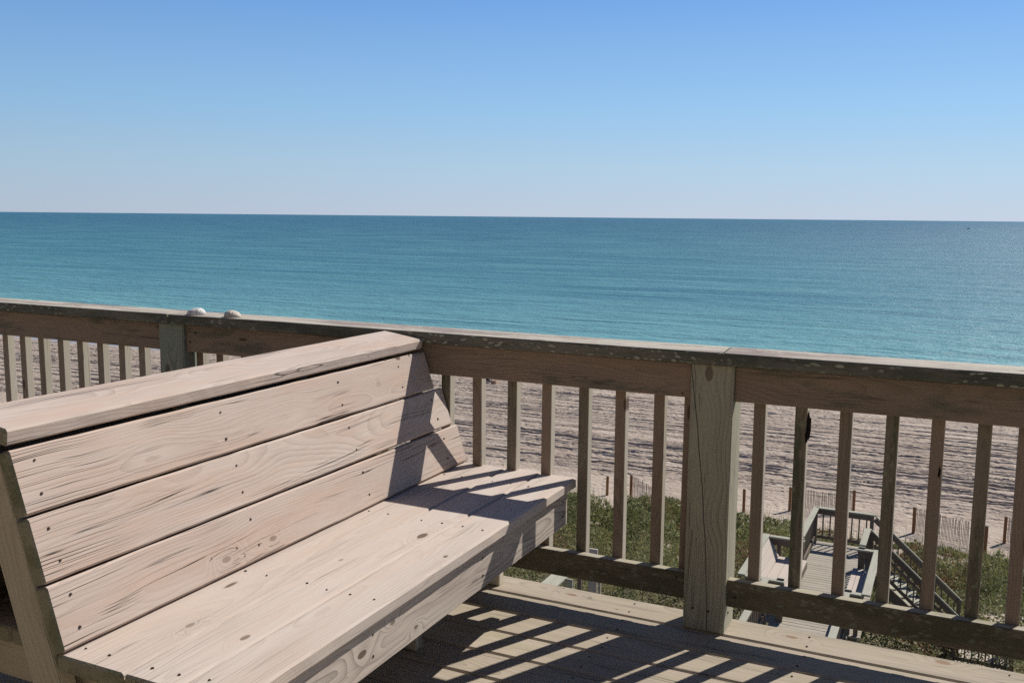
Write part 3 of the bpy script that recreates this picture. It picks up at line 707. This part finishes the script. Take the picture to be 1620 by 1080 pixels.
# boat with its wake, far out
HULL = simple('dark_hull_paint', (.03, .04, .055), .4); WH = simple('white_hull_paint', (.6, .6, .6), .5)
bt = empty('motor_boat', (4.9, 2055, -14), 'tiny dark motorboat far out on the sea near the horizon', 'boat')
bm = bmesh.new(); secs = []
for t, wd, zb in ((-3, .9, -.2), (-1, 1.1, -.25), (1, 1., -.2), (2.4, .5, .0), (3.2, .05, .5)):
    secs.append([bm.verts.new((4.9 + t * -1, 2055 + s_ * wd, -14 + (zb if abs(s_) < .5 else .95 + max(0, t) * .08))) for s_ in (-1, -.4, .4, 1)])
for a, c_ in zip(secs[:-1], secs[1:]):
    for i in range(3): bm.faces.new((a[i], a[i + 1], c_[i + 1], c_[i]))
    bm.faces.new((a[3], a[0], c_[0], c_[3]))
bm.faces.new(secs[0])
bmesh.ops.recalc_face_normals(bm, faces=bm.faces); me = bpy.data.meshes.new('hull'); bm.to_mesh(me); bm.free(); link('hull', me, HULL, bt)
B().box(3.9, 5.7, 2054.3, 2055.7, -13.05, -12.0, along=0, ch=.15).build('cabin', [HULL, HULL], bt)
B().box(4.2, 5.2, 2054.5, 2055.5, -11.95, -11.85, along=0).build('roof', [HULL, HULL], bt)
B().box(4.7, 4.78, 2054.96, 2055.04, -11.85, -10.6, along=2).build('mast', [HULL, HULL], bt)
fo = simple('white_foam', (.45, .5, .52), .9, 0, .3, .2)
n = 40; vv = []; ff = []
for i in range(n + 1):
    x = 9 + 85 * i / n; wd = 2.2 + 3. * (i / n) + rng.random() * 1.5; vv += [(x, 2055 - wd, -13.95), (x, 2055 + wd, -13.95)]
    vv[-1] = (x, 2055 + wd, -13.95)
ff = [(2 * i, 2 * i + 2, 2 * i + 3, 2 * i + 1) for i in range(n)]
me = bpy.data.meshes.new('wake'); me.from_pydata(vv, [], ff); tag(link('wake', me, fo), kind='structure')

# ------------------------------------------------------------------ beach things near the water
BL = simple('navy_canvas', (.02, .03, .09), .8); AL = simple('chair_tube_metal', (.45, .45, .45), .35, .8); TAN = simple('tan_canvas', (.42, .25, .15), .8)
def tube(b, p, q, r=.014): b.bar(p, q, 2 * r, 2 * r, up=(0, 0, 1) if abs(Vector(q).z - Vector(p).z) < .9 * (Vector(q) - Vector(p)).length else (1, 0, 0), ch=.008)
def beach_chair(x, y, z, lab):
    t = empty('beach_chair', (x, y, z), lab, 'beach chair', 'low beach chairs near the waterline')
    for s in (-1, 1):
        b = B(); tube(b, (x + s * .3, y - .1, z), (x + s * .3, y + .5, z + .28)); tube(b, (x + s * .3, y + .5, z), (x + s * .3, y - .45, z + .85)); tube(b, (x + s * .3, y - .35, z + .45), (x + s * .3, y + .35, z + .45), .02)
        b.build('side_frame', [AL, AL], t)
    B().bar((x, y + .42, z + .24), (x, y - .1, z + .2), .58, .02).build('seat', [BL, BL], t)
    B().bar((x, y - .1, z + .2), (x, y - .45, z + .85), .58, .02, up=(0, 1, 0)).build('backrest', [BL, BL], t)
zb = float(beach_h(np.array([[-38.7]]), np.array([[74.]]))[0, 0])
beach_chair(-38.6, 73.0, zb, 'navy low beach chair near the waterline, left of the pair')
beach_chair(-37.8, 73.1, zb, 'navy low beach chair near the waterline, right of the pair beside tan bag')
t = empty('beach_bag', (-37.0, 72.8, zb), 'tan canvas bag on the sand beside navy beach chairs', 'bag')
B().box(-37.3, -36.75, 72.65, 72.95, zb, zb + .38, along=0, ch=.07, wave=.02, seg=6).build('body', [TAN, TAN], t)
b = B(); b.bar((-37.2, 72.8, zb + .36), (-37.1, 72.8, zb + .58), .03, .02, up=(0, 1, 0)); b.bar((-37.1, 72.8, zb + .58), (-36.95, 72.8, zb + .58), .03, .02, up=(0, 1, 0)); b.bar((-36.95, 72.8, zb + .58), (-36.85, 72.8, zb + .36), .03, .02, up=(0, 1, 0)); b.build('handle', [TAN, TAN], t)

# ------------------------------------------------------------------ sand fences
def gz(x, y): return float(ground_h(np.array([[x]]), np.array([[y]]))[0, 0])
SL = wood('grey_slat_wood', (.30, .25, .205), (.15, .125, .10), ring=.3, crack=.2, knots=0.)
def fence_post(x, y, parent=None, h=1.22, lean=.0, label=None):
    z = gz(x, y)
    b = B(); b.board((x, y, z - .3), (lean, 0, 1), (0, 1, 0), h + .3, .13, .12, ch=.03, warp=.01, seg=4)
    o = b.build('post' if parent else 'fence_post', [W_FPOST, W_END], parent)
    if label: tag(o, label, 'post', 'orange posts of the old sand fence')
    return z
def sand_fence(pts, posts, label, hs, sink):
    p0 = pts[0]
    t = empty('sand_fence', (p0[0], p0[1], gz(*p0)), label, 'fence', 'slatted sand fences at the foot of the dune')
    for (x, y) in posts: fence_post(x, y, t)
    b = B(); L = 0
    total = sum(math.dist(a, c) for a, c in zip(pts[:-1], pts[1:])); acc = 0
    wires = []
    for a, c in zip(pts[:-1], pts[1:]):
        d = math.dist(a, c); n = int(d / .065)
        for i in range(n):
            f = i / n; x = a[0] + (c[0] - a[0]) * f; y = a[1] + (c[1] - a[1]) * f
            gl = (acc + d * f) / total; z = gz(x, y) + .02 - sink * gl
            hh = hs + random.uniform(-.05, .05)
            lx = random.uniform(-.02, .02)
            b.board((x, y, z), (lx, 0, 1), (0, 1, 0), hh, .026, .010, ch=.002)
            if i % 6 == 0: wires.append((x, y, z))
        acc += d
    b.build('slat_panel', [SL, SL], t)
sand_fence([(-13.4, 41.1), (-11.9, 40.6), (-10.6, 40.3)], [(-13.5, 41.1)], 'sagging slatted sand fence half buried behind the bushes, seen left of the big railing post', 1.15, .95)
sand_fence([(-6.0, 43.6), (-4.6, 43.4), (-3.2, 44.4)], [(-6.1, 43.2)], 'low slatted sand fence showing just above the boardwalk landing', 1.1, .1)
sand_fence([(-.42, 42.4), (1., 41.6), (2.25, 40.9)], [(-.5, 42.3), (2.4, 40.7)], 'slatted sand fence standing beyond the stairs, between two orange posts', 1.12, .0)
sand_fence([(3.25, 42.9), (4.6, 42.2), (6., 41.5)], [(3.2, 42.8)], 'slatted sand fence at the right edge of the photo beyond the dune', 1.12, .0)
fence_post(-14.75, 41.1, h=1.0, label='short orange fence post standing alone on bare sand with its shadow lying left')
fence_post(-18.3, 42.4, h=.9, label='small orange fence post seen just past the bench seat corner')
fence_post(-8.0, 41.6, h=1.15, label='orange fence post half hidden in greenery just right of the big railing post')
fence_post(-3.24, 44.0, h=1.25, label='orange fence post rising right behind the landing railing of the boardwalk')
fence_post(-16.2, 38.2, h=.7, label='thin dark stake at the edge of the greenery, left of the lone orange post')

# ------------------------------------------------------------------ dune vegetation
def leaf_mat(name):
    g = M(name)
    a = g.n('Attribute', attribute_name='rv', out=1); s = g.t.nodes.new('ShaderNodeSeparateXYZ'); g.set(s.inputs[0], a)
    c = g.mix(s.outputs[0], (.088, .11, .036), (.35, .34, .14))
    c = g.mix(g.ss(s.outputs[1], .54, .85), c, (.25, .13, .07))
    c = g.mix(g.ss(s.outputs[2], .75, 1.), c, (.34, .31, .20))
    m_ = g.fin(c, .6, None, .25)
    tr = g.t.nodes.new('ShaderNodeBsdfTranslucent'); g.set(tr.inputs[0], c); ms = g.t.nodes.new('ShaderNodeMixShader'); ms.inputs[0].default_value = .3
    g.t.links.new(g.b.outputs[0], ms.inputs[1]); g.t.links.new(tr.outputs[0], ms.inputs[2]); g.t.links.new(ms.outputs[0], g.out.inputs[0])
    return m_
LEAF = leaf_mat('dune_leaves')
def veg():
    N = 620000
    # denser where it is near the viewer
    y = 9 + 31.5 * rng.random(N) ** .85; x = -26 + 36 * rng.random(N)
    vis = (x > -.62 * (y + 3) - 3.5) & (x < .10 * (y + 3) + 3.0)
    k = cover(x, y) & vis
    # keep the boardwalk, stairs and platform clear
    
    x = x[k]; y = y[k]; n = len(x)
    clump = fbm(x * .9, y * .9, 3); hmax = 1.6 * np.clip((clump - .36) * 3.0, .03, 1.) * (.55 + .5 * fbm(x * .2 + 70, y * .2, 2))
    hmax = hmax * np.clip((39.5 - y) / 6, .25, 1) + np.where((x > -12.3) & (x < -8.3) & (y > 36), .45, 0)
    hz = hmax * (1 - rng.random(n) ** 1.8)
    z = ground_h(x, y) + hz
    c = np.stack([x, y, z], -1)
    far = np.clip((y + 3) / 30, .5, 1.4)
    ln = rng.uniform(.035, .085, n) * far; wd = ln * rng.uniform(.28, .5, n)
    grass = rng.random(n) < .26
    d = rng.normal(size=(n, 3)); d[:, 2] = np.abs(d[:, 2]) * .8 + .2
    d[grass, 2] += 1.6; ln = np.where(grass, ln * 2.6, ln); wd = np.where(grass, .007 * far, wd)
    d /= np.linalg.norm(d, axis=1)[:, None]
    e = rng.normal(size=(n, 3)); e = e - (e * d).sum(1)[:, None] * d; e /= np.linalg.norm(e, axis=1)[:, None]
    v = np.stack([c - d * ln[:, None], c + e * wd[:, None], c + d * ln[:, None], c - e * wd[:, None]], 1).reshape(-1, 3)
    f = np.arange(4 * n).reshape(n, 4)
    tone = np.clip(.4 * rng.random(n) + .9 * (fbm(x * 1.1 + 20, y * 1.1, 3) - .5) + .3, 0, 1)
    red = np.clip(fbm(x * .45 + 33, y * .45 + 8, 3) * .95 + rng.normal(0, .12, n) + np.where((x > -1.) & (x < 2.2) & (y > 27), .12, 0), 0, 1)
    dry = np.clip(rng.random(n) * .75 + .5 * fbm(x * .8 + 60, y * .8, 2) * grass, 0, 1)
    rv = np.repeat(np.stack([tone, red, dry], -1), 4, axis=0)
    o = mesh_np('dune_vegetation', v, f, LEAF, attrs={'rv': ('FLOAT_VECTOR', rv)})
    tag(o, 'tangled green ground cover with reddish and dry patches covering the dune', 'ground cover', None, 'stuff')
veg()
# tall thin grasses standing up at the dune's edge
def tall():
    V = []; Fc = []; A = []
    for i in range(900):
        x = random.uniform(-20, 8); y = random.uniform(35.5, 40.8)
        if x < -.62 * (y + 3) - 3: continue
        z = gz(x, y); h = random.uniform(.5, 1.15); lx = random.gauss(0, .16); ly = random.gauss(0, .12); wd = .011
        pr = (x, y, z)
        for s in range(4):
            t = (s + 1) / 4; q = (x + lx * t * t, y + ly * t * t, z + h * t * (1 - .12 * t)); k_ = len(V); w1_ = wd * (1 - s / 4.2); w2_ = wd * (1 - t * .9)
            V += [(pr[0] - w1_, pr[1], pr[2]), (pr[0] + w1_, pr[1], pr[2]), (q[0] + w2_, q[1], q[2]), (q[0] - w2_, q[1], q[2])]; Fc.append((k_, k_ + 1, k_ + 2, k_ + 3))
            A += [(random.random(), .3, random.uniform(.5, 1))] * 4; pr = q
    o = mesh_np('dune_grass', V, Fc, LEAF, attrs={'rv': ('FLOAT_VECTOR', A)})
    tag(o, 'thin tall beach grass stems along the dune edge in front of the sand fences', 'beach grass', None, 'stuff')
tall()
